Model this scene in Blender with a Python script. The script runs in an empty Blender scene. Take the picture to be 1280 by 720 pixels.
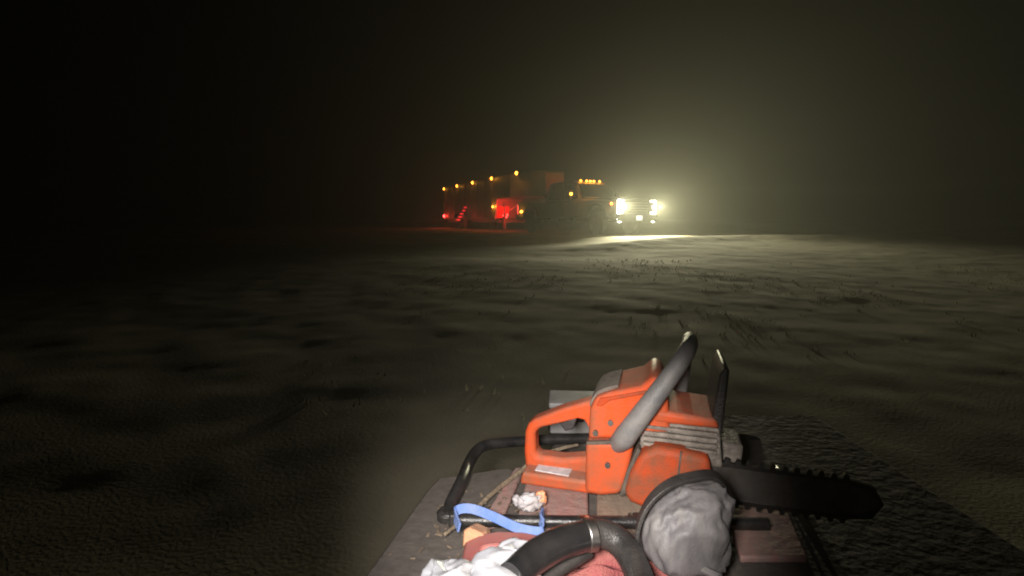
import bpy, bmesh, math, random
from mathutils import Vector, Matrix, noise
random.seed(11)
R = math.radians
S = bpy.context.scene
COL = S.collection

# ------------------------------------------------------------------ camera
CAMZ = 0.55
PITCH = math.atan(85 / 649.0)
cam_d = bpy.data.cameras.new('camera')
cam = bpy.data.objects.new('camera', cam_d); COL.objects.link(cam)
cam.location = (0, 0, CAMZ)
cam.rotation_euler = (math.pi / 2 - PITCH, 0, 0)
cam_d.sensor_width = 36; cam_d.lens = 36 * 649 / 1280.0
cam_d.clip_start = 0.02; cam_d.clip_end = 2000
cam_d.dof.use_dof = True; cam_d.dof.focus_distance = 1.45; cam_d.dof.aperture_fstop = 8.0
S.camera = cam

# ------------------------------------------------------------------ night sky, moon, exposure
W = bpy.data.worlds.new('World'); S.world = W; W.use_nodes = True
nt = W.node_tree
sky = nt.nodes.new('ShaderNodeTexSky'); sky.sky_type = 'NISHITA'; sky.sun_disc = False
sky.sun_elevation = R(35); sky.sun_rotation = R(200)
bg = nt.nodes['Background']; bg.inputs['Strength'].default_value = 0.00004
nt.links.new(sky.outputs[0], bg.inputs['Color'])
sd = bpy.data.lights.new('moon', 'SUN'); sd.energy = 0.0015; sd.angle = R(0.5); sd.color = (1, .96, .9)
so = bpy.data.objects.new('moon', sd); COL.objects.link(so)
az = R(200); el = R(35)
so.rotation_euler = Vector((-math.sin(az) * math.cos(el), -math.cos(az) * math.cos(el), -math.sin(el))).to_track_quat('-Z', 'Y').to_euler()
S.view_settings.view_transform = 'Standard'; S.view_settings.look = 'None'
S.view_settings.exposure = 0; S.view_settings.gamma = 1
S.cycles.use_denoising = True
S.cycles.volume_bounces = 1
S.cycles.max_bounces = 6
S.cycles.filter_width = 1.9

# lamp of the phone, just under the lens: it lights the load on the cart
ld = bpy.data.lights.new('phone_lamp', 'SPOT'); ld.energy = 92; ld.spot_size = R(50); ld.spot_blend = 0.9
ld.shadow_soft_size = 0.065; ld.color = (1, .93, .87)
lo = bpy.data.objects.new('phone_lamp', ld); COL.objects.link(lo)
lo.location = (-0.06, 0.10, CAMZ - 0.03)
lo.rotation_euler = (Vector((0.065, .97, 0.0)) - lo.location).to_track_quat('-Z', 'Y').to_euler()

# ------------------------------------------------------------------ helpers
def at(px, py, z):
    """point of the horizontal plane at height z that the photograph shows at pixel (px, py)"""
    a = math.atan((py - 360) / 649.0) + PITCH
    y = (CAMZ - z) / math.tan(a)
    depth = math.hypot(y, CAMZ - z) * math.cos(a - PITCH)
    return Vector(((px - 640) / 649.0 * depth, y, z))
def on(px, py, y):
    """point at distance y from the camera wall that the photograph shows at pixel (px, py)"""
    a = math.atan((py - 360) / 649.0) + PITCH
    z = CAMZ - y * math.tan(a)
    depth = math.hypot(y, CAMZ - z) * math.cos(a - PITCH)
    return Vector(((px - 640) / 649.0 * depth, y, z))

def smooth_path(pts, n=6):
    pts = [Vector(p) for p in pts]
    if len(pts) < 3: return pts
    out = []
    P = [pts[0] * 2 - pts[1]] + pts + [pts[-1] * 2 - pts[-2]]
    for i in range(1, len(P) - 2):
        a, b, c, d = P[i - 1], P[i], P[i + 1], P[i + 2]
        for k in range(n):
            t = k / n
            out.append(0.5 * ((2 * b) + (c - a) * t + (2 * a - 5 * b + 4 * c - d) * t * t + (3 * b - a - 3 * c + d) * t ** 3))
    out.append(pts[-1])
    return out

class MB:
    def __init__(self): self.v = []; self.f = []
    def add(self, vs, fs):
        o = len(self.v); self.v += [tuple(v) for v in vs]; self.f += [tuple(i + o for i in f) for f in fs]; return self
    def box(self, c, s, m=None):
        x, y, z = s[0] / 2, s[1] / 2, s[2] / 2
        vs = [Vector((a * x, b * y, d * z)) for a in (-1, 1) for b in (-1, 1) for d in (-1, 1)]
        if m is not None: vs = [m @ v for v in vs]
        c = Vector(c)
        return self.add([v + c for v in vs], [(0, 1, 3, 2), (4, 6, 7, 5), (0, 4, 5, 1), (2, 3, 7, 6), (0, 2, 6, 4), (1, 5, 7, 3)])
    def prism(self, poly, y0, y1, taper=None):
        """polygon in x,z extruded along y; taper(x,z,y) may move a point"""
        n = len(poly); vs = []
        for y in (y0, y1):
            for (x, z) in poly:
                vs.append(taper(x, z, y) if taper else (x, y, z))
        fs = [tuple(range(n))[::-1], tuple(range(n, 2 * n))]
        for i in range(n):
            j = (i + 1) % n; fs.append((i, j, n + j, n + i))
        return self.add(vs, fs)
    def ring(self, outer, inner, y0, y1):
        """loop of equal-length outlines (a frame) in x,z extruded along y"""
        n = len(outer); vs = []
        for y in (y0, y1):
            vs += [(x, y, z) for x, z in outer]; vs += [(x, y, z) for x, z in inner]
        fs = []
        for i in range(n):
            j = (i + 1) % n
            fs += [(i, n + i, n + j, j), (2 * n + i, 2 * n + j, 3 * n + j, 3 * n + i), (i, j, 2 * n + j, 2 * n + i), (n + i, 3 * n + i, 3 * n + j, n + j)]
        return self.add(vs, fs)
    def tube(self, pts, r, seg=10, sm=6, flat=None):
        raw = [Vector(p) for p in pts]
        path = smooth_path(raw, sm); n = len(path)
        rr = r if isinstance(r, (list, tuple)) else [r] * len(raw)
        t0 = (path[1] - path[0]).normalized()
        up = Vector((0, 0, 1)) if abs(t0.z) < .9 else Vector((0, 1, 0))
        nrm = (up - t0 * up.dot(t0)).normalized(); vs = []; fs = []
        for i, p in enumerate(path):
            t = (path[min(i + 1, n - 1)] - path[max(i - 1, 0)]).normalized()
            nrm = (nrm - t * nrm.dot(t)).normalized(); b = t.cross(nrm)
            u = i / (n - 1) * (len(rr) - 1); k = min(int(u), len(rr) - 2) if len(rr) > 1 else 0
            q = rr[k] + (rr[min(k + 1, len(rr) - 1)] - rr[k]) * (u - k)
            for s in range(seg):
                a = 2 * math.pi * s / seg
                vs.append(p + nrm * (math.cos(a) * q) + b * (math.sin(a) * q))
        for i in range(n - 1):
            for s in range(seg):
                s2 = (s + 1) % seg
                fs.append((i * seg + s, i * seg + s2, (i + 1) * seg + s2, (i + 1) * seg + s))
        fs.append(tuple(range(seg))[::-1]); fs.append(tuple(range((n - 1) * seg, n * seg)))
        return self.add(vs, fs)
    def lathe(self, prof, c, axis='y', seg=24):
        """prof: (radius, offset along axis) list, closed at both ends"""
        c = Vector(c); vs = []; fs = []
        for r, h in prof:
            for s in range(seg):
                a = 2 * math.pi * s / seg; x, y = r * math.cos(a), r * math.sin(a)
                vs.append(c + (Vector((x, h, y)) if axis == 'y' else Vector((h, x, y)) if axis == 'x' else Vector((x, y, h))))
        for i in range(len(prof) - 1):
            for s in range(seg):
                s2 = (s + 1) % seg
                fs.append((i * seg + s, i * seg + s2, (i + 1) * seg + s2, (i + 1) * seg + s))
        fs.append(tuple(range(seg))[::-1]); fs.append(tuple(range((len(prof) - 1) * seg, len(prof) * seg)))
        return self.add(vs, fs)
    def ribbon(self, pts, w, th, side=(0, 0, 1), sm=8):
        path = smooth_path(pts, sm); n = len(path); vs = []; fs = []
        for i, p in enumerate(path):
            t = (path[min(i + 1, n - 1)] - path[max(i - 1, 0)]).normalized()
            sd_ = side[min(int(i / max(1, n - 1) * (len(side) - 1) + .5), len(side) - 1)] if isinstance(side[0], (tuple, Vector)) else side
            sd_ = Vector(sd_); a = (sd_ - t * sd_.dot(t)).normalized(); b = t.cross(a)
            for (u, v) in ((-1, -1), (1, -1), (1, 1), (-1, 1)): vs.append(p + a * (u * w / 2) + b * (v * th / 2))
        for i in range(n - 1):
            for s in range(4):
                s2 = (s + 1) % 4; fs.append((i * 4 + s, i * 4 + s2, i * 4 + 4 + s2, i * 4 + 4 + s))
        fs.append((0, 1, 2, 3)); fs.append((n * 4 - 4, n * 4 - 3, n * 4 - 2, n * 4 - 1))
        return self.add(vs, fs)
    def build(self, name, mat, parent=None, bevel=0, seg=2, smooth=True, sub=0, angle=35):
        me = bpy.data.meshes.new(name); me.from_pydata(self.v, [], self.f)
        bm = bmesh.new(); bm.from_mesh(me); bmesh.ops.recalc_face_normals(bm, faces=bm.faces); bm.to_mesh(me); bm.free()
        me.materials.append(mat)
        o = bpy.data.objects.new(name, me); COL.objects.link(o)
        if parent: o.parent = parent
        if bevel:
            b = o.modifiers.new('bevel', 'BEVEL'); b.width = bevel; b.segments = seg; b.limit_method = 'ANGLE'; b.angle_limit = R(angle)
        if sub:
            m = o.modifiers.new('sub', 'SUBSURF'); m.levels = sub; m.render_levels = sub
        if smooth:
            me.shade_smooth()
            try: me.set_sharp_from_angle(angle=R(40))
            except Exception: pass
        return o

def tag(o, label=None, cat=None, group=None, kind=None):
    if label: o['label'] = label
    if cat: o['category'] = cat
    if group: o['group'] = group
    if kind: o['kind'] = kind
    return o
def empty(name, loc, rz=0, rot=None):
    o = bpy.data.objects.new(name, None); COL.objects.link(o); o.location = loc
    o.rotation_euler = rot if rot else (0, 0, rz); o.empty_display_size = .1
    return o
def clone(o, parent, loc=None):
    c = o.copy(); COL.objects.link(c); c.parent = parent
    if loc is not None: c.location = loc
    return c

# ------------------------------------------------------------------ materials
def mat(name, col, rough=.6, metal=0, dirt=None, scale=20, amt=.5, bump=0, bscale=None, spec=.5, dust=None, streak=None):
    m = bpy.data.materials.new(name); m.use_nodes = True; n = m.node_tree; b = n.nodes['Principled BSDF']
    b.inputs['Base Color'].default_value = (*col, 1); b.inputs['Roughness'].default_value = rough; b.inputs['Metallic'].default_value = metal
    b.inputs['Specular IOR Level'].default_value = spec
    tc = n.nodes.new('ShaderNodeTexCoord'); src = None
    if dirt:
        no = n.nodes.new('ShaderNodeTexNoise'); no.inputs['Scale'].default_value = scale; no.inputs['Detail'].default_value = 8; no.inputs['Roughness'].default_value = .65
        if streak:
            mp = n.nodes.new('ShaderNodeMapping'); mp.inputs['Scale'].default_value = streak
            n.links.new(tc.outputs['Object'], mp.inputs[0]); n.links.new(mp.outputs[0], no.inputs['Vector'])
        else: n.links.new(tc.outputs['Object'], no.inputs['Vector'])
        rp = n.nodes.new('ShaderNodeValToRGB'); rp.color_ramp.elements[0].position = .5 - .28 * amt - .04; rp.color_ramp.elements[1].position = .78 - .3 * amt
        rp.color_ramp.elements[0].color = (*col, 1); rp.color_ramp.elements[1].color = (*dirt, 1)
        n.links.new(no.outputs[0], rp.inputs[0]); src = rp.outputs[0]
        ro = n.nodes.new('ShaderNodeMath'); ro.operation = 'MULTIPLY_ADD'; ro.inputs[1].default_value = .3; ro.inputs[2].default_value = rough - .12
        n.links.new(no.outputs[0], ro.inputs[0]); n.links.new(ro.outputs[0], b.inputs['Roughness'])
    if dust:   # settled dust on faces that look up
        g = n.nodes.new('ShaderNodeNewGeometry'); sp = n.nodes.new('ShaderNodeSeparateXYZ'); n.links.new(g.outputs['Normal'], sp.inputs[0])
        n2 = n.nodes.new('ShaderNodeTexNoise'); n2.inputs['Scale'].default_value = 55; n2.inputs['Detail'].default_value = 6; n.links.new(tc.outputs['Object'], n2.inputs['Vector'])
        mr = n.nodes.new('ShaderNodeMapRange'); mr.inputs[1].default_value = .35; mr.inputs[2].default_value = 1.0; mr.inputs[3].default_value = 0.04; mr.inputs[4].default_value = .85
        n.links.new(sp.outputs[2], mr.inputs[0])
        mu = n.nodes.new('ShaderNodeMath'); mu.operation = 'MULTIPLY'; mu.use_clamp = True; n.links.new(mr.outputs[0], mu.inputs[0]); n.links.new(n2.outputs[0], mu.inputs[1])
        mx = n.nodes.new('ShaderNodeMix'); mx.data_type = 'RGBA'; mx.inputs[7].default_value = (*dust, 1)
        n.links.new(mu.outputs[0], mx.inputs[0])
        if src: n.links.new(src, mx.inputs[6])
        else: mx.inputs[6].default_value = (*col, 1)
        src = mx.outputs[2]
    if src: n.links.new(src, b.inputs['Base Color'])
    if bump:
        nb = n.nodes.new('ShaderNodeTexNoise'); nb.inputs['Scale'].default_value = bscale or scale * 3; nb.inputs['Detail'].default_value = 6
        n.links.new(tc.outputs['Object'], nb.inputs['Vector'])
        bu = n.nodes.new('ShaderNodeBump'); bu.inputs['Strength'].default_value = bump; bu.inputs['Distance'].default_value = .01
        n.links.new(nb.outputs[0], bu.inputs['Height']); n.links.new(bu.outputs[0], b.inputs['Normal'])
    return m
def glow(name, col, strength):
    m = bpy.data.materials.new(name); m.use_nodes = True; b = m.node_tree.nodes['Principled BSDF']
    b.inputs['Base Color'].default_value = (*[c * .5 for c in col], 1)
    b.inputs['Emission Color'].default_value = (*col, 1); b.inputs['Emission Strength'].default_value = strength
    m.cycles.emission_sampling = 'NONE'
    return m
M = dict(
    orange=mat('orange_plastic', (.62, .070, .011), .5, dirt=(.30, .085, .040), scale=11, amt=.45, bump=.12, bscale=260, dust=(.30, .20, .15), spec=.15),
    orange_d=mat('orange_plastic_worn', (.46, .050, .008), .55, dirt=(.17, .065, .035), scale=13, amt=.5, bump=.15, bscale=220, spec=.15),
    grey_tube=mat('grey_rubber', (.115, .115, .12), .5, dirt=(.20, .19, .18), scale=24, amt=.6, bump=.2, bscale=300),
    gloss=mat('glossy_black_rubber', (.009, .009, .010), .20, dirt=(.020, .018, .017), scale=18, amt=.25, bump=.02, bscale=200, spec=1.0),
    label=mat('printed_label', (.60, .58, .61), .5, dirt=(.42, .40, .40), scale=60, amt=.4),
    chip=mat('wood_chip', (.20, .15, .10), .85, dirt=(.07, .055, .045), scale=30, amt=.6),
    dusty=mat('dusty_seal', (.20, .165, .135), .85, dirt=(.12, .10, .085), scale=30, amt=.5, bump=.3),
    seam=mat('dark_seam', (.035, .030, .026), .8, dirt=(.10, .08, .06), scale=40),
    vent=mat('sooty_engine_metal', (.10, .085, .07), .6, dirt=(.24, .21, .18), scale=35, amt=.5, bump=.4),
    steel=mat('steel', (.42, .41, .40), .38, 1, dirt=(.22, .19, .16), scale=30),
    chain=mat('chain_steel', (.10, .10, .10), .45, .9, dirt=(.05, .04, .035), scale=60),
    black=mat('black_plastic', (.010, .010, .011), .30, dirt=(.034, .031, .029), scale=26, amt=.3, bump=.15, bscale=350),
    black_m=mat('black_rubber_dusty', (.011, .0105, .0105), .42, dirt=(.034, .030, .028), scale=22, amt=.55, bump=.2, bscale=280),
    board=mat('brown_board', (.080, .068, .059), .8, dirt=(.045, .037, .032), scale=9, amt=.75, bump=.4, bscale=45, dust=(.125, .11, .098)),
    plank_red=mat('faded_red_wood', (.30, .155, .14), .75, dirt=(.24, .17, .15), scale=14, amt=.55, bump=.35, bscale=60, streak=(6, 1, 1)),
    plank_tan=mat('tan_wood', (.24, .18, .135), .75, dirt=(.17, .125, .095), scale=14, amt=.5, bump=.35, bscale=60, streak=(6, 1, 1)),
    blue=mat('blue_webbing', (.10, .19, .50), .75, dirt=(.19, .25, .45), scale=18, amt=.4, bump=.5, bscale=420),
    wood=mat('orange_wood', (.50, .25, .13), .7, dirt=(.36, .19, .11), scale=9, amt=.5, bump=.3, bscale=90, streak=(1, 1, 7)),
    red=mat('red_can_plastic', (.33, .050, .055), .5, dirt=(.32, .13, .11), scale=9, amt=.6, bump=.15, dust=(.22, .115, .10)),
    rag=mat('red_cloth', (.24, .045, .055), .9, dirt=(.30, .12, .095), scale=9, amt=.5, bump=.6, bscale=300),
    white=mat('white_film', (.29, .30, .335), .30, dirt=(.28, .275, .27), scale=10, amt=.4),
    paper=mat('white_paper', (.42, .40, .42), .6, dirt=(.30, .27, .26), scale=26, amt=.3),
    peach=mat('peach_plastic', (.62, .27, .14), .5),
    bucket=mat('grey_worn_plastic', (.095, .092, .100), .55, dirt=(.155, .145, .142), scale=26, amt=.5, bump=.12, bscale=260, streak=(1.6, 1, .45)),
    stalk=mat('dry_stalk', (.24, .19, .13), .85, dirt=(.12, .09, .06), scale=40, bump=.5),
    toolbox=mat('grey_paint', (.26, .26, .27), .5, dirt=(.17, .16, .15), scale=14),
    truck=mat('dark_truck_paint', (.10, .10, .105), .30, dirt=(.14, .125, .11), scale=3, amt=.4),
    trim=mat('black_trim', (.02, .02, .02), .5),
    chrome=mat('chrome', (.6, .6, .6), .18, 1),
    glass=mat('dark_glass', (.012, .013, .014), .06),
    tyre=mat('tyre_rubber', (.025, .024, .023), .85, dirt=(.09, .075, .06), scale=12, bump=.4),
    trailer=mat('brown_trailer_paint', (.13, .10, .085), .5, dirt=(.09, .07, .06), scale=1.2, amt=.5),
    nose=mat('pale_trailer_paint', (.42, .41, .39), .5, dirt=(.30, .28, .25), scale=1.2, amt=.5),
    frame=mat('dark_steel_frame', (.04, .038, .036), .6, dirt=(.08, .07, .06), scale=5),
    plate=mat('licence_plate_white', (.75, .76, .78), .4),
    red_tint=mat('red_light_tint', (.55, .02, .02), .3),
    head=glow('headlamp_glow', (1, .96, .84), 6), fog=glow('fog_lamp_glow', (1, .96, .82), 9),
    amber=glow('amber_glow', (1, .34, .03), 9), amber_b=glow('amber_bright_glow', (1, .42, .04), 9),
    redl=glow('red_glow', (1, .05, .04), 12), red_emit=glow('red_emissive_slat', (1, .02, .03), 1.3), plateglow=glow('plate_lamp_glow', (1, 1, .95), .6),
)

# ------------------------------------------------------------------ ground
def sstep(a, b, x):
    t = max(0, min(1, (x - a) / (b - a))); return t * t * (3 - 2 * t)
def crest_y(x): return 12.6 + 1.1 * max(-2, min(3, (x - 2.5) / 1.5)) * (1 if x > 2.5 else .25)
def gz(x, y):
    d = y - crest_y(x)
    base = -.52 + .52 * (.75 * max(0, min(1, (d + 10.5) / 10.5)) + .25 * sstep(-10.5, 0.3, d))
    lip = .10 * math.exp(-(d / .9) ** 2) * sstep(0, 2.5, x)
    far = sstep(30, 160, math.hypot(x, y - 20))
    n = noise.fractal(Vector((x * .35, y * .35, 3.1)), .9, 2.1, 5) * .016 + noise.fractal(Vector((x * 1.9, y * 1.9, 7.7)), .8, 2.1, 4) * .011
    trk = .25 if (y > crest_y(x) + .5) else 1.0
    tilt = -.13 * (1 - sstep(1.2, 5.0, x)) * sstep(8.5, 11, y) * (1 - sstep(15.2, 17.2, y)) * sstep(-4, 0, x)
    return base + tilt + lip + n * (.25 + .75 * trk) * (1 - .5 * sstep(15, 25, y)) + far * 1.2 * noise.noise(Vector((x * .02, y * .02, 0)))
def axis_vals(lo, hi, fine_lo, fine_hi, step, grow=1.13):
    v = [fine_lo + i * step for i in range(int((fine_hi - fine_lo) / step) + 1)]
    s = step; x = v[-1]
    while x < hi: s *= grow; x += s; v.append(min(x, hi))
    s = step; x = v[0]; l = []
    while x > lo: s *= grow; x -= s; l.append(max(x, lo))
    return l[::-1] + v
xs = axis_vals(-230, 230, -7, 11, .075); ys = axis_vals(-60, 330, 1.5, 18, .075)
gm = MB(); nx = len(xs)
gm.v = [(x, y, gz(x, y)) for y in ys for x in xs]
gm.f = [(j * nx + i, j * nx + i + 1, (j + 1) * nx + i + 1, (j + 1) * nx + i) for j in range(len(ys) - 1) for i in range(nx - 1)]
gmat = mat('dusty_ground', (.33, .285, .21), .95, dirt=(.19, .175, .12), scale=.55, amt=.55, bump=.3, bscale=60)
ground = tag(gm.build('ground', gmat), kind='structure')

# dry grass on the slope (nobody could count it)
grass_m = mat('dry_grass', (.30, .27, .15), .9, dirt=(.38, .32, .19), scale=1.5)
gb = MB()
for i in range(2400):
    y = 2.6 + 7.0 * random.random() ** .8; x = random.uniform(-1.5, 10)
    if noise.noise(Vector((x * .55, y * .55, 1.7))) < .10 and random.random() < .93: continue
    z = gz(x, y)
    for k in range(3):
        a = random.uniform(0, 6.28); h = random.uniform(.012, .045); l = random.uniform(.01, .05); w = random.uniform(.004, .009)
        dx, dy = math.cos(a), math.sin(a)
        ox, oy = x + random.uniform(-.04, .04), y + random.uniform(-.04, .04)
        gb.add([(ox - dy * w, oy + dx * w, z - .01), (ox + dy * w, oy - dx * w, z - .01), (ox + dx * l, oy + dy * l, z + h)], [(0, 1, 2)])
tag(gb.build('grass', grass_m, smooth=False), kind='stuff')

# ------------------------------------------------------------------ vehicle helpers
def lamp(name, kind, parent, loc, energy, col, size=.05, aim=None, cone=90, blend=.5):
    d = bpy.data.lights.new(name, kind); d.energy = energy; d.color = col; d.shadow_soft_size = size
    o = bpy.data.objects.new(name, d); COL.objects.link(o); o.parent = parent; o.location = loc
    if kind == 'SPOT':
        d.spot_size = R(cone); d.spot_blend = blend
        o.rotation_euler = Vector(aim).to_track_quat('-Z', 'Y').to_euler()
    return o
def wheel(parent, loc, r, w, sign):
    t = MB().lathe([(r * .62, -w / 2), (r * .9, -w / 2), (r * .985, -w * .38), (r, -w * .2), (r, w * .2), (r * .985, w * .38), (r * .9, w / 2), (r * .62, w / 2)], (0, 0, 0), 'y', 28).build('wheel', M['tyre'], parent)
    t.location = loc
    rim = MB().lathe([(r * .60, w * .3), (r * .64, w * .42), (r * .55, w * .40), (r * .48, w * .2), (r * .2, w * .26), (r * .1, w * .34), (.01, w * .34)], (0, 0, 0), 'y', 20)
    if sign < 0: rim.v = [(x, -y, z) for x, y, z in rim.v]
    rim.build('rim', M['steel'], t)
    return t
def marker(parent, loc, along=(1, 0, 0), out=(0, -1, 0), size=.080, m='amber', power=0, col=(1, .36, .03), name='marker_light'):
    """small bulging lamp lens on a dark base; its light is a real lamp"""
    a = Vector(along).normalized(); o_ = Vector(out).normalized(); u = o_.cross(a)
    mb = MB(); seg = 14; rings = [(1, .0), (.96, .35), (.72, .75), (.35, .95)]
    vs = []
    for rr, h in rings:
        for s in range(seg):
            t = 2 * math.pi * s / seg; vs.append(a * (math.cos(t) * size * 1.15 * rr) + u * (math.sin(t) * size * .8 * rr) + o_ * (h * size * .55))
    fs = [(i * seg + s, i * seg + (s + 1) % seg, (i + 1) * seg + (s + 1) % seg, (i + 1) * seg + s) for i in range(3) for s in range(seg)] + [tuple(range(3 * seg, 4 * seg))]
    o = mb.add(vs, fs).build(name, M[m], parent); o.location = Vector(loc) + o_ * .008
    b = MB().box((0, 0, 0), (size * 2.6, size * 2.0, .02), Matrix((a, u, o_)).transposed()).build('lamp_base', M['trim'], o); b.location = -o_ * .012
    if power:
        lamp(name + '_lamp', 'POINT', o, tuple(o_ * (size * .9 + .05)), power, col, .04)
    return o

# ------------------------------------------------------------------ pickup truck: forward +x, its right side (y < 0) is the one in view
TH = R(-57)
F = Vector((math.cos(TH), math.sin(TH), 0)); 
front = Vector((4.53, 19.1, 0))
pick = empty('pickup_truck', front - F * 3.05, TH)
tag(pick, 'dark crew cab pickup truck with both headlights blazing and amber roof lights, facing the camera', 'pickup truck')
def px(poly, y0, y1, name, m, par=pick, bevel=.03, taper=None, **k): return MB().prism(poly, y0, y1, taper).build(name, M[m], par, bevel=bevel, **k)
def arch(cx, r, z0, n=8, a0=180, a1=0): return [(cx + r * math.cos(R(a0 + (a1 - a0) * i / n)), z0 + r * math.sin(R(a0 + (a1 - a0) * i / n))) for i in range(n + 1)]
# lower body with wheel arches; hood, cab, bed
low = [(-3.3, .62)] + [(-3.3, .62)][:0] + arch(-2.15, .52, .62)[0:] + arch(2.0, .52, .62) + [(2.95, .62), (3.02, .80), (3.02, 1.12), (2.85, 1.26), (.95, 1.34), (-1.2, 1.34), (-3.3, 1.34)]
px(low, -.98, .98, 'body', 'truck', bevel=.05)
px([(.92, 1.343), (2.80, 1.27), (2.72, 1.36), (1.02, 1.43)], -.86, .86, 'hood', 'truck', bevel=.04)
def tap(x, z, y): return (x, y * (1 - .16 * (z - 1.33) / .68), z)
cabp = [(1.12, 1.346), (.56, 2.02), (.36, 2.09), (-1.0, 2.09), (-1.15, 2.03), (-1.22, 1.346)]
px(cabp, -.95, .95, 'cab', 'truck', bevel=.05, taper=tap)
def wtap(x, z, y):
    q = tap(x, z, y); return (q[0], q[1], q[2])
for nm, poly in (('window', [(.90, 1.40), (.50, 1.93), (.08, 1.96), (.08, 1.40)]), ('window', [(-.02, 1.40), (-.02, 1.96), (-.85, 1.96), (-.98, 1.40)])):
    for s in (-1, 1): MB().prism(poly, s * .945, s * .962, wtap).build(nm, M['glass'], pick)
ws = MB().add([(1.10, -.80, 1.40), (1.10, .80, 1.40), (.605, .72, 1.99), (.605, -.72, 1.99), (1.05, -.80, 1.40), (1.05, .80, 1.40), (.555, .72, 1.99), (.555, -.72, 1.99)],
  [(0, 1, 2, 3), (4, 7, 6, 5), (0, 4, 5, 1), (1, 5, 6, 2), (2, 6, 7, 3), (3, 7, 4, 0)]).build('windscreen', M['glass'], pick)
for s in (-1, 1):
    for x0, x1 in ((.10, .98), (-1.05, .05)):
        d = px([(x0, .72), (x1, .72), (x1, 1.33), (x0, 1.33)], s * .985, s * 1.005, 'door', 'truck', bevel=.012)
        MB().box((x0 + .16, s * 1.02, 1.20), (.20, .03, .045)).build('handle', M['chrome'], d, bevel=.008)
    px([(1.48, .62)] + arch(2.0, .54, .62, 10) + [(2.52, .62)] + arch(2.0, .47, .62, 10)[::-1], s * .97, s * 1.04, 'wheel_flare', 'trim', bevel=.008)
    px([(-2.67, .62)] + arch(-2.15, .54, .62, 10) + [(-1.63, .62)] + arch(-2.15, .47, .62, 10)[::-1], s * .97, s * 1.12, 'wheel_flare', 'truck', bevel=.008)
    wheel(pick, (2.0, s * .86, .42), .42, .28, s); wheel(pick, (-2.15, s * .90, .42), .42, .34, s)
    MB().box((-.1, s * 1.02, .50), (2.1, .14, .05)).build('running_board', M['trim'], pick, bevel=.015)
    mr = MB().box((.78, s * 1.24, 1.52), (.12, .24, .36)).build('wing_mirror', M['trim'], pick, bevel=.04)
    MB().box((.80, s * 1.06, 1.46), (.05, .22, .05)).build('arm', M['trim'], mr)
    if s < 0: marker(mr, (.845, s * 1.27, 1.545), (0, 1, 0), (1, 0, 0), .062, 'amber_b', 4)
    # headlamp: a bracket of light open towards the grille, with a lamp below
    hy = s * .86
    hous = px([(2.96, .78), (3.055, .80), (3.055, 1.26), (2.90, 1.28)], s * .66, s * 1.0, 'headlight', 'trim', bevel=.03)
    c = MB()
    c.box((3.075, s * .935, 1.02), (.05, .09, .52)).box((3.075, s * .785, 1.24), (.05, .21, .065)).box((3.075, s * .80, .81), (.05, .17, .065))
    c.box((3.072, s * .84, 1.02), (.04, .05, .10))
    c.build('lamp_bracket', M['head'], hous, bevel=.02)
    fl = MB().lathe([(.03, 0), (.12, .0), (.125, .03), (.10, .05), (.04, .06)], (3.05, s * .86, .58), 'x', 16).build('fog_lamp', M['fog'], pick)
    beam = lamp('headlight_beam', 'SPOT', pick, (3.22, s * .86, 1.05), 2150, (1, .94, .62), .09, (1, -.46, -.21), 102, 1.0)
    marker(pick, (2.80, s * 1.0, 1.13), (1, 0, 0), (.25, s, 0), .055, 'amber', 2)
    # rear lights
    marker(pick, (-2.95, s * .995, .92), (1, 0, 0), (0, s, 0), .075, 'amber_b', 5)
    tl = MB().box((-3.315, s * .86, 1.02), (.05, .18, .42)).build('tail_light', M['redl'], pick, bevel=.02)
    lamp('tail_lamp', 'SPOT', pick, (-3.40, s * .8, .95), 7, (1, .03, .02), .08, (-1, 0, -.1), 150, .6)
px([(3.0, .50), (3.16, .50), (3.18, .74), (3.0, .76)], -.98, .98, 'front_bumper', 'trim', bevel=.03)
px([(-3.48, .55), (-3.32, .55), (-3.32, .76), (-3.48, .76)], -.95, .95, 'rear_bumper', 'chrome', bevel=.02)
g = px([(3.022, .82), (3.05, .82), (3.05, 1.22), (3.022, 1.22)], -.64, .64, 'grille', 'trim', bevel=.01)
for k in range(4): MB().box((3.062, 0, .88 + k * .095), (.022, 1.22, .038)).build('grille_bar', M['truck'], g, bevel=.006)
pl = MB().box((3.20, 0, .62), (.02, .32, .17)).build('number_plate', M['plate'], pick, bevel=.006)
lamp('plate_lamp', 'POINT', pick, (3.38, 0, .68), 2.2, (1, .98, .95), .03)
px([(-3.31, .78), (-3.345, .78), (-3.345, 1.32), (-3.31, 1.32)], -.80, .80, 'tailgate', 'truck', bevel=.012)
px([(-3.2, 1.343), (-1.3, 1.343), (-1.3, 1.36), (-3.2, 1.36)], -.85, .85, 'bed_cover', 'trim', bevel=0)
for yy in (-.50, -.19, 0, .19, .50):
    marker(pick, (.50, yy, 2.09), (0, 1, 0), (.8, 0, .5), .046, 'amber_b', 7, name='roof_light')
MB().box((-1.20, 0, 1.98), (.03, .36, .05)).build('brake_light', M['redl'], pick)

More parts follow.
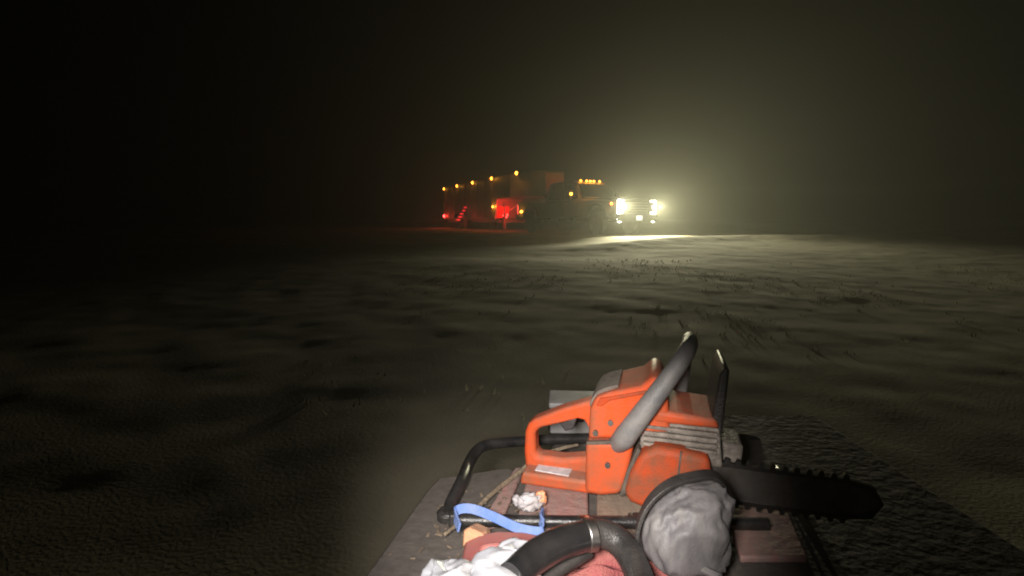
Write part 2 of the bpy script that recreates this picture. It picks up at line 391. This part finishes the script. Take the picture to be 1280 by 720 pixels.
# ------------------------------------------------------------------ gooseneck trailer
TT = R(-68)
tf = Vector((math.cos(TT), math.sin(TT), 0)); tr = Vector((math.sin(TT), -math.cos(TT), 0))   # forward, right
ref = Vector((.26, 24.0, 0)) - tr * 1.22
trl = empty('gooseneck_trailer', ref, TT)
tag(trl, 'long brown gooseneck box trailer with amber lights along its top edge, hitched behind the pickup', 'trailer')
H = 2.72
bodyp = [(-13.2, .62), (-3.12, .62), (-2.75, 1.62), (-1.0, 1.62), (-1.0, H), (-13.2, H)]
MB().prism(bodyp, -1.22, 1.22).build('box_body', M['trailer'], trl, bevel=.03)
def ntap(x, z, y): return (x, y * (1 - .62 * sstep(-1.0, 1.4, x)), z)
MB().prism([(-.995, 1.62), (1.35, 1.62), (1.40, 1.9), (1.25, 2.62), (1.1, H), (-.995, H)], -1.22, 1.22, ntap).build('nose', M['nose'], trl, bevel=.03)
for x in [-13.0 + 1.2 * k for k in range(9)]:   # side posts
    MB().box((x, -1.235, 1.67), (.06, .03, 2.05)).build('side_post', M['trailer'], trl, bevel=.008)
for z in (.66, H - .05):
    MB().box((-8.1, -1.245, z), (10.1, .05, .09)).build('edge_rail', M['frame'], trl, bevel=.008)
MB().box((-8.2, 0, .52), (10.0, 1.9, .2)).build('chassis', M['frame'], trl, bevel=.01)
MB().tube([(0.55, 0, 1.62), (.55, 0, 1.20)], .09, 12).build('coupler_post', M['frame'], trl)
for s in (-1, 1):
    MB().box((-2.75, s * .8, .75), (.12, .12, 1.2)).build('landing_leg', M['frame'], trl, bevel=.01)
    MB().box((-2.75, s * .8, .11), (.26, .26, .04)).build('foot', M['frame'], trl)
    for x in (-9.4, -8.35):
        wheel(trl, (x, s * 1.05, .40), .40, .26, s)
    fd = [(-10.05, .66), (-9.9, .9), (-9.6, 1.0), (-8.15, 1.0), (-7.85, .9), (-7.7, .66), (-7.78, .66), (-7.9, .84), (-8.15, .93), (-9.6, .93), (-9.85, .84), (-9.97, .66)]
    MB().prism(fd, s * 1.24, s * 1.42).build('fender', M['frame'], trl, bevel=.008)
    MB().box((-13.22, s * 1.02, .85), (.05, .22, .20)).build('tail_light', M['redl'], trl, bevel=.02)
# slats climbing behind the fender; their red shine is put in as emission
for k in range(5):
    MB().box((-9.0 + k * .38, -1.44 + .02 * (k % 2), .56 + k * .18), (.80 - k * .09, .02, .065)).build('glowing_slat', M['red_emit'], trl, bevel=.004)
lamp('fender_lamp', 'SPOT', trl, (-8.9, -1.9, .55), 10, (1, .03, .02), .05, (.6, .75, .35), 110, .6)
# red lit gusset at the foot of the front wall
gp = MB().prism([(-3.08, .60), (-2.95, .60), (-2.70, 1.60), (-2.74, 1.62)], -1.225, -1.18).build('corner_gusset', M['nose'], trl, bevel=.006)
rp = MB().prism([(-2.97, .66), (-2.88, .66), (-2.72, 1.22), (-2.80, 1.22)], -1.15, -.55).build('front_panel', M['red_tint'], trl, bevel=.006)  # base colour red, standing for the tail light on the front wall
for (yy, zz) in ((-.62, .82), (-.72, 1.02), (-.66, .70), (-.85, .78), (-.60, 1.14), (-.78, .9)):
    MB().lathe([(.01, 0), (.035, 0), (.03, .02), (.01, .03)], (-2.82, yy, zz), 'x', 10).build('sparkle_stud', M['redl'], rp)  # added glowing studs: sparkle of the red-lit wall put in as emission
lamp('front_panel_lamp', 'SPOT', trl, (-1.75, -1.0, 1.0), 230, (1, .03, .02), .06, (-1, .10, -.12), 120, 1.0)  # added red spot without a fixture, carries the pickup's tail light onto the panel
MB().tube([(-2.6, -.6, 1.0), (-2.2, -.35, 1.25), (-1.6, -.3, 1.38), (-1.0, -.2, 1.3)], .018, 6).build('brake_cable', M['nose'], trl)
for t_ in (-13.0, -9.8, -6.6, -3.4, -.05):
    marker(trl, (t_, -1.245, H - .06), (1, 0, 0), (0, -1, 0), .105, 'amber', 4)
marker(trl, (-3.25, -1.245, 1.22), (1, 0, 0), (.5, -.8, 0), .085, 'amber_b', 11)
marker(trl, (-13.05, -1.245, .82), (1, 0, 0), (.1, -1, 0), .13, 'redl', 14, (1, .03, .02))
lamp('under_lamp', 'POINT', trl, (-11.6, -1.9, .45), 22, (1, .10, .05), .1)
lamp('under_lamp', 'POINT', trl, (-6.5, -1.8, .45), 12, (1, .10, .05), .1)

# ------------------------------------------------------------------ cart the load lies on
DZ = 0.0
cart = empty('utility_cart', (0.25, .7, gz(.25, .7)))
tag(cart, 'brown flatbed cart with faded red planks and black tube rails, carrying the chainsaw', 'cart')
def W2(p): return Vector(p) - cart.location     # world point to cart space (no rotation)
def cartmb(mb):
    mb.v = [tuple(W2(v)) for v in mb.v]; return mb
a_ = at(455, 720, DZ); b_ = at(533, 612, DZ); c_ = at(548, 597, DZ); d_ = at(634, 584, DZ)
dirn = (a_ - b_); 
deck = [b_ + dirn * 2.6, b_, c_, d_, Vector((d_.x + .05, d_.y - .04, DZ)), Vector((.10, 1.03, DZ)), Vector((.10, 1.42, DZ)), Vector((.86, 1.42, DZ)), Vector((.86, b_.y + dirn.y * 2.6, DZ))]
m_ = MB(); n_ = len(deck)
m_.add([p for p in deck] + [p - Vector((0, 0, .022)) for p in deck], [tuple(range(n_)), tuple(range(n_, 2 * n_))[::-1]] + [(i, (i + 1) % n_, n_ + (i + 1) % n_, n_ + i) for i in range(n_)])
cartmb(m_).build('deck_board', M['board'], cart, bevel=.006)
def plank(p4, th, m):
    mb = MB(); lo = [Vector(p) for p in p4]
    mb.add(lo + [p + Vector((0, 0, th)) for p in lo], [(0, 3, 2, 1), (4, 5, 6, 7), (0, 1, 5, 4), (1, 2, 6, 5), (2, 3, 7, 6), (3, 0, 4, 7)])
    return cartmb(mb).build('plank', M[m], cart, bevel=.004)
def quad(fl, fr, nr, nl, z=.003): return [at(*nl, DZ + z), at(*nr, DZ + z), at(*fr, DZ + z), at(*fl, DZ + z)]
plank(quad((643, 590), (656, 590), (626, 660), (596, 668)), .012, 'plank_red')
plank(quad((664, 578), (735, 590), (735, 705), (636, 705)), .014, 'plank_red')
plank(quad((746, 590), (800, 590), (818, 705), (745, 705)), .013, 'plank_tan')
plank(quad((808, 590), (880, 590), (915, 705), (828, 705)), .013, 'plank_red')
plank(quad((888, 590), (960, 590), (1010, 705), (925, 705)), .013, 'plank_red')
rail = MB().tube([at(560, 648, .012), at(563, 632, .015), at(577, 602, .03), on(590, 572, 1.10), on(604, 558, 1.14), on(630, 553, 1.17), on(700, 549, 1.21), on(800, 547, 1.24), on(930, 548, 1.26), on(960, 570, 1.22), at(985, 610, .012)], .0125, 12)
cartmb(rail).build('hoop_rail', M['black'], cart)
foot = MB().lathe([(.02, 0), (.021, .012), (.014, .02)], at(560, 648, .002), 'z', 14); cartmb(foot).build('rail_foot', M['black_m'], cart)
cross = MB().tube([at(572, 650, .028), at(690, 652, .03), at(796, 653, .03), at(960, 655, .03)], .0105, 12)
cartmb(cross).build('cross_rail', M['black'], cart)
for p in ((572, 650), (796, 653)):
    mb = MB().box(at(p[0], p[1], .016), (.03, .02, .03)); cartmb(mb).build('rail_bracket', M['black_m'], cart, bevel=.004)
mb = MB().lathe([(.005, 0), (.009, 0), (.009, .006), (.004, .008)], at(731, 651, .040), 'z', 8); cartmb(mb).build('bolt', M['chrome'], cart)
# underside: frame, axle and wheels on the ground
gl = gz(.25, .7)
for x in (-.12, .66):
    mb = MB().box((x, .55, -.05), (.05, .75, .055)); cartmb(mb).build('frame_bar', M['frame'], cart)
mb = MB().tube([(-.04, .8, gl + .19), (.66, .8, gl + .19)], .02, 10); cartmb(mb).build('axle', M['frame'], cart)
for x in (.12, .50):
    mb = MB().box((x, .8, (gl + .19 - .03) / 2), (.045, .06, abs(gl + .19 + .03))); cartmb(mb).build('axle_post', M['frame'], cart)
for x in (0.0, .62):
    w_ = wheel(cart, (0, 0, 0), .19, .12, 1 if x > 0 else -1); w_.location = W2((x, .8, gl + .19)); w_.rotation_euler = (0, 0, R(90) if x < 0 else R(-90))

# ------------------------------------------------------------------ chainsaw: local x along the saw (rear handle at 0), y away from viewer, z up
SAWYAW = R(-16)
so_ = at(660, 594, .0175); so_.y += .02
saw = empty('chainsaw', so_, SAWYAW)
tag(saw, 'orange chainsaw with grey front handle lying on the red planks of the cart', 'chainsaw')
saw.scale = (.88, 1, 1)
def sp(poly, y0, y1, name, m, par=saw, bevel=.008, seg=3, **k): return MB().prism(poly, y0, y1).build(name, M[m], par, bevel=bevel, seg=seg, **k)
outer = [(.0, .010), (-.004, .05), (-.002, .095), (.006, .113), (.021, .124), (.082, .151), (.150, .175), (.175, .172), (.180, .10), (.178, .050), (.172, .012), (.09, .002)]
inner = [(.030, .046), (.024, .056), (.023, .092), (.029, .103), (.042, .109), (.085, .122), (.122, .135), (.138, .134), (.148, .120), (.153, .080), (.148, .056), (.09, .046)]
hn = MB().ring(outer, inner, -.022, .022).build('rear_handle', M['orange'], saw, bevel=.010, seg=3)
sp([(-.002, .0), (.004, .026), (.19, .026), (.19, .0)], -.062, .050, 'foot_plate', 'orange', bevel=.007)
MB().box((.072, -.030, .0272), (.080, .038, .002), Matrix.Rotation(R(-4), 3, 'Z')).build('label', M['label'], saw)
MB().box((.085, .002, .0295), (.080, .010, .007)).build('label_ridge', M['grey_tube'], saw, bevel=.002)
MB().prism([(.075, .120), (.120, .133), (.112, .108), (.092, .100)], -.008, .008).build('throttle_trigger', M['black_m'], saw, bevel=.003)
tank = [(.152, .014), (.152, .115), (.21, .122), (.262, .136), (.252, .116), (.243, .068), (.232, .028), (.222, .020), (.185, .012)]
sp(tank, -.085, .075, 'tank_housing', 'orange', bevel=.009)
sp([(.154, .112), (.154, .118), (.21, .126), (.258, .139), (.258, .132), (.21, .119)], -.0868, -.078, 'housing_seam', 'seam', bevel=.001)
top = [(.156, .119), (.158, .180), (.170, .203), (.20, .215), (.262, .232), (.286, .253), (.303, .247), (.318, .21), (.325, .15), (.262, .139), (.21, .126)]
sp(top, -.078, .070, 'top_cover', 'orange', bevel=.014, seg=4)
sp([(.154, .178), (.158, .192), (.170, .209), (.190, .219), (.215, .226), (.217, .220), (.20, .212), (.176, .200), (.164, .180)], -.060, .052, 'cover_ridge', 'dusty', bevel=.003)
sp([(.172, .188), (.180, .203), (.272, .226), (.285, .222), (.200, .200), (.184, .188)], -.0805, -.072, 'cover_step', 'orange_d', bevel=.002)
for (xx, yy, zz) in ((.203, -.0785, .158), (.200, -.086, .078), (.172, -.0785, .135)):
    MB().lathe([(.002, -.004), (.006, -.004), (.006, .002), (.002, .004)], (xx, yy, zz), 'y', 10).build('cover_screw', M['steel'], saw)
sp([(.262, .09), (.266, .166), (.42, .166), (.43, .09)], -.072, .07, 'engine_block', 'vent', bevel=.006)
for k in range(4):
    sp([(.272, .122 + k * .011), (.272, .128 + k * .011), (.415, .126 + k * .011), (.415, .120 + k * .011)], -.082, -.066, 'cooling_fin', 'vent', bevel=.001)
sp([(.288, .166), (.295, .190), (.41, .184), (.42, .166)], -.08, .06, 'front_cover', 'orange', bevel=.008)
clutch = [(.236, .032), (.247, .074), (.267, .114), (.298, .130), (.335, .129), (.40, .122), (.412, .06), (.39, .02), (.31, .002), (.25, .018)]
sp(clutch, -.105, -.02, 'clutch_cover', 'orange_d', bevel=.012, seg=4)
sp([(.226, .022), (.240, .028), (.249, .074), (.268, .116), (.261, .122), (.241, .076)], -.094, -.06, 'cover_gap', 'seam', bevel=.002)
sp([(.338, .05), (.344, .128), (.3475, .128), (.342, .05)], -.1062, -.10, 'cover_gap', 'seam', bevel=0)
for xx in (.36, .388):
    MB().lathe([(.002, -.008), (.009, -.008), (.009, .0), (.002, .004)], (xx, -.107, .058), 'y', 6).build('bar_nut', M['steel'], saw)
MB().tube([(.216, -.066, .112), (.234, -.090, .138), (.25, -.10, .164), (.283, -.105, .212), (.312, -.100, .252), (.340, -.082, .288), (.356, -.04, .303), (.360, .03, .298), (.356, .075, .25), (.345, .09, .14), (.33, .085, .05)],
          [.019, .023, .0215, .0195, .018, .0175, .017, .016, .0155, .015, .0145], 16).build('front_handle', M['grey_tube'], saw)
sp([(.40, .15), (.415, .262), (.425, .278), (.433, .272), (.425, .15)], -.07, .07, 'hand_guard', 'black_m', bevel=.008)
sp([(.42, .06), (.47, .06), (.475, .12), (.42, .125)], -.03, .05, 'muffler', 'vent', bevel=.008)
barp = [(.38, .030), (.38, .092), (.655, .088), (.695, .080), (.713, .058), (.695, .037), (.655, .030)]
sp(barp, -.062, -.057, 'guide_bar', 'steel', bevel=0)
bo = [(x + (.006 if x > .68 else 0), z + (.007 if z > .058 else -.007 if z < .058 else 0)) for x, z in barp]
chm = MB().ring(bo, [(x, z) for x, z in barp], -.064, -.055)
for k in range(12):
    xx = .41 + k * .0215
    chm.prism([(xx, .098 - k * .0003), (xx + .012, .098 - k * .0003), (xx + .011, .106 - k * .0003), (xx + .004, .108 - k * .0003), (xx + .002, .102)], -.0655 + .002 * (k % 2), -.0575 + .002 * (k % 2))
    chm.prism([(xx, .024), (xx + .012, .024), (xx + .010, .016), (xx + .003, .015)], -.0655 + .002 * (k % 2), -.0575 + .002 * (k % 2))
chm.build('chain', M['chain'], saw)

# ------------------------------------------------------------------ smaller things in the load
o = MB()
st = [at(574, 660, .048), at(569, 645, .052), at(573, 637, .055), at(590, 636, .056), at(615, 645, .052), at(645, 659, .046), at(665, 664, .044), at(678, 664, .044), at(678, 656, .046), at(676, 648, .05), at(679, 640, .045)]
o.ribbon(st, .0155, .0035, (0, .5, .85))
tag(o.build('blue_strap', M['blue'], bevel=.0008), 'blue webbing strap looped over the black cross rail of the cart', 'strap')

def crumple(name, m, c, size, seed, amp=.5, parent=None, rot=0, sub=4, sharp=2.2):
    bm = bmesh.new(); bmesh.ops.create_icosphere(bm, subdivisions=sub, radius=1)
    for v in bm.verts:
        p = v.co.copy(); q = p * sharp * .62 + Vector((seed, seed * 2.3, 0)); q += Vector((noise.noise(q * 1.3), noise.noise(q * 1.3 + Vector((5, 1, 2))), 0)) * .5
        k = 1 + amp * (.75 - abs(noise.noise(q)) * 2.2 - abs(noise.noise(q * 2.1 + Vector((9, 0, 3)))) * .35)
        v.co = Vector((p.x * size[0] * k, p.y * size[1] * k, p.z * size[2] * k))
    zmin = min(v.co.z for v in bm.verts)
    me = bpy.data.meshes.new(name); bm.to_mesh(me); bm.free(); me.materials.append(m); me.shade_smooth()
    ob = bpy.data.objects.new(name, me); COL.objects.link(ob)
    ob.location = Vector(c) - Vector((0, 0, zmin)); ob.rotation_euler = (0, 0, rot)
    if parent: ob.parent = parent
    return ob
t = empty('crumpled_tissue', at(664, 640, .017)); tag(t, 'small crumpled white tissue with an orange edge beside the cross rail', 'tissue')
q = crumple('tissue_body', M['paper'], (0, 0, 0), (.019, .013, .014), 3, .7, t, .3)
q2 = crumple('tissue_tip', M['paper'], (-.022, .004, .006), (.016, .006, .008), 5, .7, t, 2.2)
q3 = crumple('orange_edge', M['peach'], (.018, .005, .008), (.009, .008, .013), 8, .4, t)

# wood wedge
wd = MB(); p0 = at(584, 686, .016)
wd.prism([(-.016, 0), (.008, 0), (.018, .022), (.014, .030), (-.012, .032), (-.020, .025)], -.018, .018)
wo = wd.build('wood_wedge', M['wood'], bevel=.003); wo.location = p0 + Vector((.012, .005, 0)); wo.rotation_euler = (R(-18), R(8), R(-20))
tag(wo, 'orange wood offcut standing under the end of the blue strap', 'wood block')

# red can
can = empty('fuel_can', at(622, 712, .016)); tag(can, 'dusty red plastic fuel can with rounded shoulders under the white bag', 'fuel can')
MB().prism([(-.055, 0), (.085, 0), (.088, .012), (.070, .026), (.040, .032), (.0, .034), (-.03, .028), (-.056, .014)], -.05, .05).build('can_body', M['red'], can, bevel=.010, seg=4)
MB().lathe([(.012, 0), (.017, 0), (.017, .014), (.012, .018)], (.062, -.02, .026), 'z', 14).build('cap', M['black_m'], can)
MB().tube([(-.025, 0, .028), (-.018, 0, .037), (.010, 0, .039), (.022, 0, .030)], .005, 8).build('grip', M['red'], can)

# white bag
bag = empty('plastic_bag', at(606, 741, .052)); tag(bag, 'crumpled shiny white plastic bag lying at the bottom edge beside the black grip', 'bag')
crumple('bag_body', M['white'], (.022, .0, -.01), (.042, .034, .026), 12.3, .5, bag, .4, 5, 1.3)
crumple('bag_fold', M['white'], (-.046, -.006, -.002), (.030, .028, .020), 4.1, .6, bag, 1.0, 5, 1.4)
crumple('bag_top', M['white'], (.040, .026, .018), (.022, .018, .014), 7.7, .6, bag, .2, 5, 1.4)
crumple('bag_tie', M['paper'], (.052, .046, .026), (.014, .006, .006), 2.1, .6, bag, .6, 4)
MB().lathe([(.003, 0), (.012, 0), (.013, .006), (.006, .010)], (.028, .030, .034), 'z', 14).build('bag_cap', M['peach'], bag)
MB().lathe([(.003, 0), (.009, 0), (.009, .006), (.005, .009)], (-.030, .028, .016), 'z', 12).build('bag_cap', M['plank_tan'], bag)

# bent black handle
hb = empty('bent_handle', at(735, 700, .02)); tag(hb, 'bent black tube handle with a shiny rubber grip and grey ring', 'handle')
def L(p): return Vector(p) - hb.location
hp = [on(640, 722, .62), on(668, 697, .655), on(700, 679, .68), on(738, 668, .70)]
MB().tube([L(p) for p in hp], [.021, .022, .022, .021], 18).build('rubber_grip', M['gloss'], hb)
hq = [on(736, 668, .70), on(752, 667, .705), on(772, 676, .70), on(788, 696, .675), on(802, 730, .63), on(812, 780, .56), at(818, 840, .02)]
MB().tube([L(p) for p in hq], [.0195, .0200, .0205, .0195, .019, .019, .019], 18).build('handle_tube', M['black_m'], hb)
MB().tube([L(on(731, 669.5, .698)), L(on(743, 667.5, .702))], .0235, 18).build('clamp_ring', M['steel'], hb, bevel=.002)
lowb = [on(660, 745, .64), on(700, 712, .68), on(736, 690, .71)]
MB().tube([L(p) for p in lowb], .010, 10).build('lower_tube', M['black_m'], hb)
MB().tube([L(p + Vector((-.004, .012, .010))) for p in lowb], .007, 8).build('wooden_strip', M['plank_tan'], hb)

# steel rod
MBR = MB().tube([at(768, 664, .03), at(800, 676, .034), at(858, 702, .05), at(900, 722, .06)], .0055, 8)
tag(MBR.build('steel_rod', M['bucket']), 'thin dusty grey rod lying in front of the grey bucket', 'rod')

# bundled grey tarp with a black strap over its shoulder
bk = empty('grey_tarp_bundle', at(852, 716, .016)); tag(bk, 'lumpy dusty grey tarp bundle with a black strap, right of the bent handle', 'tarp bundle')
bm = bmesh.new(); bmesh.ops.create_icosphere(bm, subdivisions=5, radius=1)
for v in bm.verts:
    p = v.co.copy(); q = p * 1.5 + Vector((3.3, 1.2, 8.8))
    sx_, sz_ = (abs(p.x) ** .72) * (1 if p.x > 0 else -1), (abs(p.z) ** .75) * (1 if p.z > 0 else -1)
    k = 1 - .20 * abs(noise.noise(q)) - .13 * abs(noise.noise(Vector((q.x * 3 + q.z * .8, q.y * 3, q.z * .7))))
    v.co = Vector((sx_ * .071 * k + .020 * max(0, p.z), p.y * .058 * k, sz_ * (.074 + .012 * p.x) * k))
me = bpy.data.meshes.new('tarp_body'); bm.to_mesh(me); bm.free(); me.materials.append(M['bucket']); me.shade_smooth()
ob = bpy.data.objects.new('tarp_body', me); COL.objects.link(ob); ob.parent = bk; ob.location = (0, 0, .070)
MB().ribbon([(-.070, -.030, .050), (-.076, -.026, .085), (-.062, -.020, .122), (-.034, -.012, .146), (.004, .0, .154), (.05, .01, .150), (.085, .02, .10)], .016, .006, (.25, 1, .35)).build('strap', M['black_m'], bk, bevel=.001)

# red rag
rg = MB(); nn = 18
c0 = at(765, 722, .02)
for j in range(nn):
    for i in range(nn):
        u, v = i / (nn - 1) - .5, j / (nn - 1) - .5
        z = .018 + .03 * (noise.noise(Vector((u * 5, v * 5, 2))) + .5) + .008 * noise.noise(Vector((u * 14, v * 14, 5)))
        rg.v.append((c0.x + u * .26 + .01 * math.sin(v * 14), c0.y + v * .13, z))
rg.f = [(j * nn + i, j * nn + i + 1, (j + 1) * nn + i + 1, (j + 1) * nn + i) for j in range(nn - 1) for i in range(nn - 1)]
ro = rg.build('red_rag', M['rag']); so2 = ro.modifiers.new('sol', 'SOLIDIFY'); so2.thickness = .004
tag(ro, 'crumpled red cloth rag spread under the bent black handle', 'rag')

# dry stalk and toolbox
sk = MB().tube([at(556, 668, .02), at(590, 640, .02), at(622, 611, .022), at(650, 590, .025), on(672, 571, 1.06), on(700, 561, 1.09), on(722, 556, 1.11)], [.003, .004, .0045, .005, .005, .0045, .004, .003], 7)
tag(sk.build('dry_stalk', M['stalk']), 'long dry plant stalk leaning across the foot of the chainsaw', 'stalk')
tb = empty('grey_toolbox', on(716, 560, 1.33), R(-4)); tb.location.z = .001
tag(tb, 'grey metal box standing behind the rear handle of the chainsaw', 'box')
MB().box((0, 0, .034), (.125, .10, .068)).build('box_body', M['toolbox'], tb, bevel=.004)
MB().box((0, 0, .076), (.131, .106, .015)).build('lid', M['toolbox'], tb, bevel=.004)
MB().box((-.01, -.052, .045), (.07, .006, .02)).build('latch', M['black'], tb, bevel=.002)

cb = MB(); rc = random.Random(4)
for k in range(300):
    p = at(rc.uniform(470, 830), rc.uniform(598, 715), .0)
    if rc.random() < .5: p = at(rc.gauss(606, 26), rc.gauss(642, 12), .0)
    if p.x < a_.x + (p.y - a_.y) * (b_.x - a_.x) / (b_.y - a_.y) + .015 or p.y > 1.02: continue
    on_plank = p.x > at(600, 640, 0).x
    if on_plank and rc.random() < .93: continue
    sz = rc.uniform(.002, .0075); mrot = Matrix.Rotation(rc.uniform(0, 6.3), 3, 'Z') @ Matrix.Rotation(rc.uniform(-.5, .5), 3, 'X')
    cb.box((p.x, p.y, (.0165 if on_plank else .001) + sz * .25), (sz * 1.8, sz * .8, sz * .5), mrot)
tag(cb.build('wood_chips', M['chip'], smooth=False), kind='stuff')

# ------------------------------------------------------------------ dusty night air
hz = MB().box((0, 120, 9), (520, 460, 24))
hm = bpy.data.materials.new('haze_air'); hm.use_nodes = True; n = hm.node_tree; n.nodes.remove(n.nodes['Principled BSDF'])
pv = n.nodes.new('ShaderNodeVolumePrincipled'); pv.inputs['Color'].default_value = (.92, .92, .80, 1); pv.inputs['Density'].default_value = 0.0044; pv.inputs['Anisotropy'].default_value = .62
n.links.new(pv.outputs[0], n.nodes['Material Output'].inputs['Volume'])
tag(hz.build('haze', hm, smooth=False), kind='stuff')
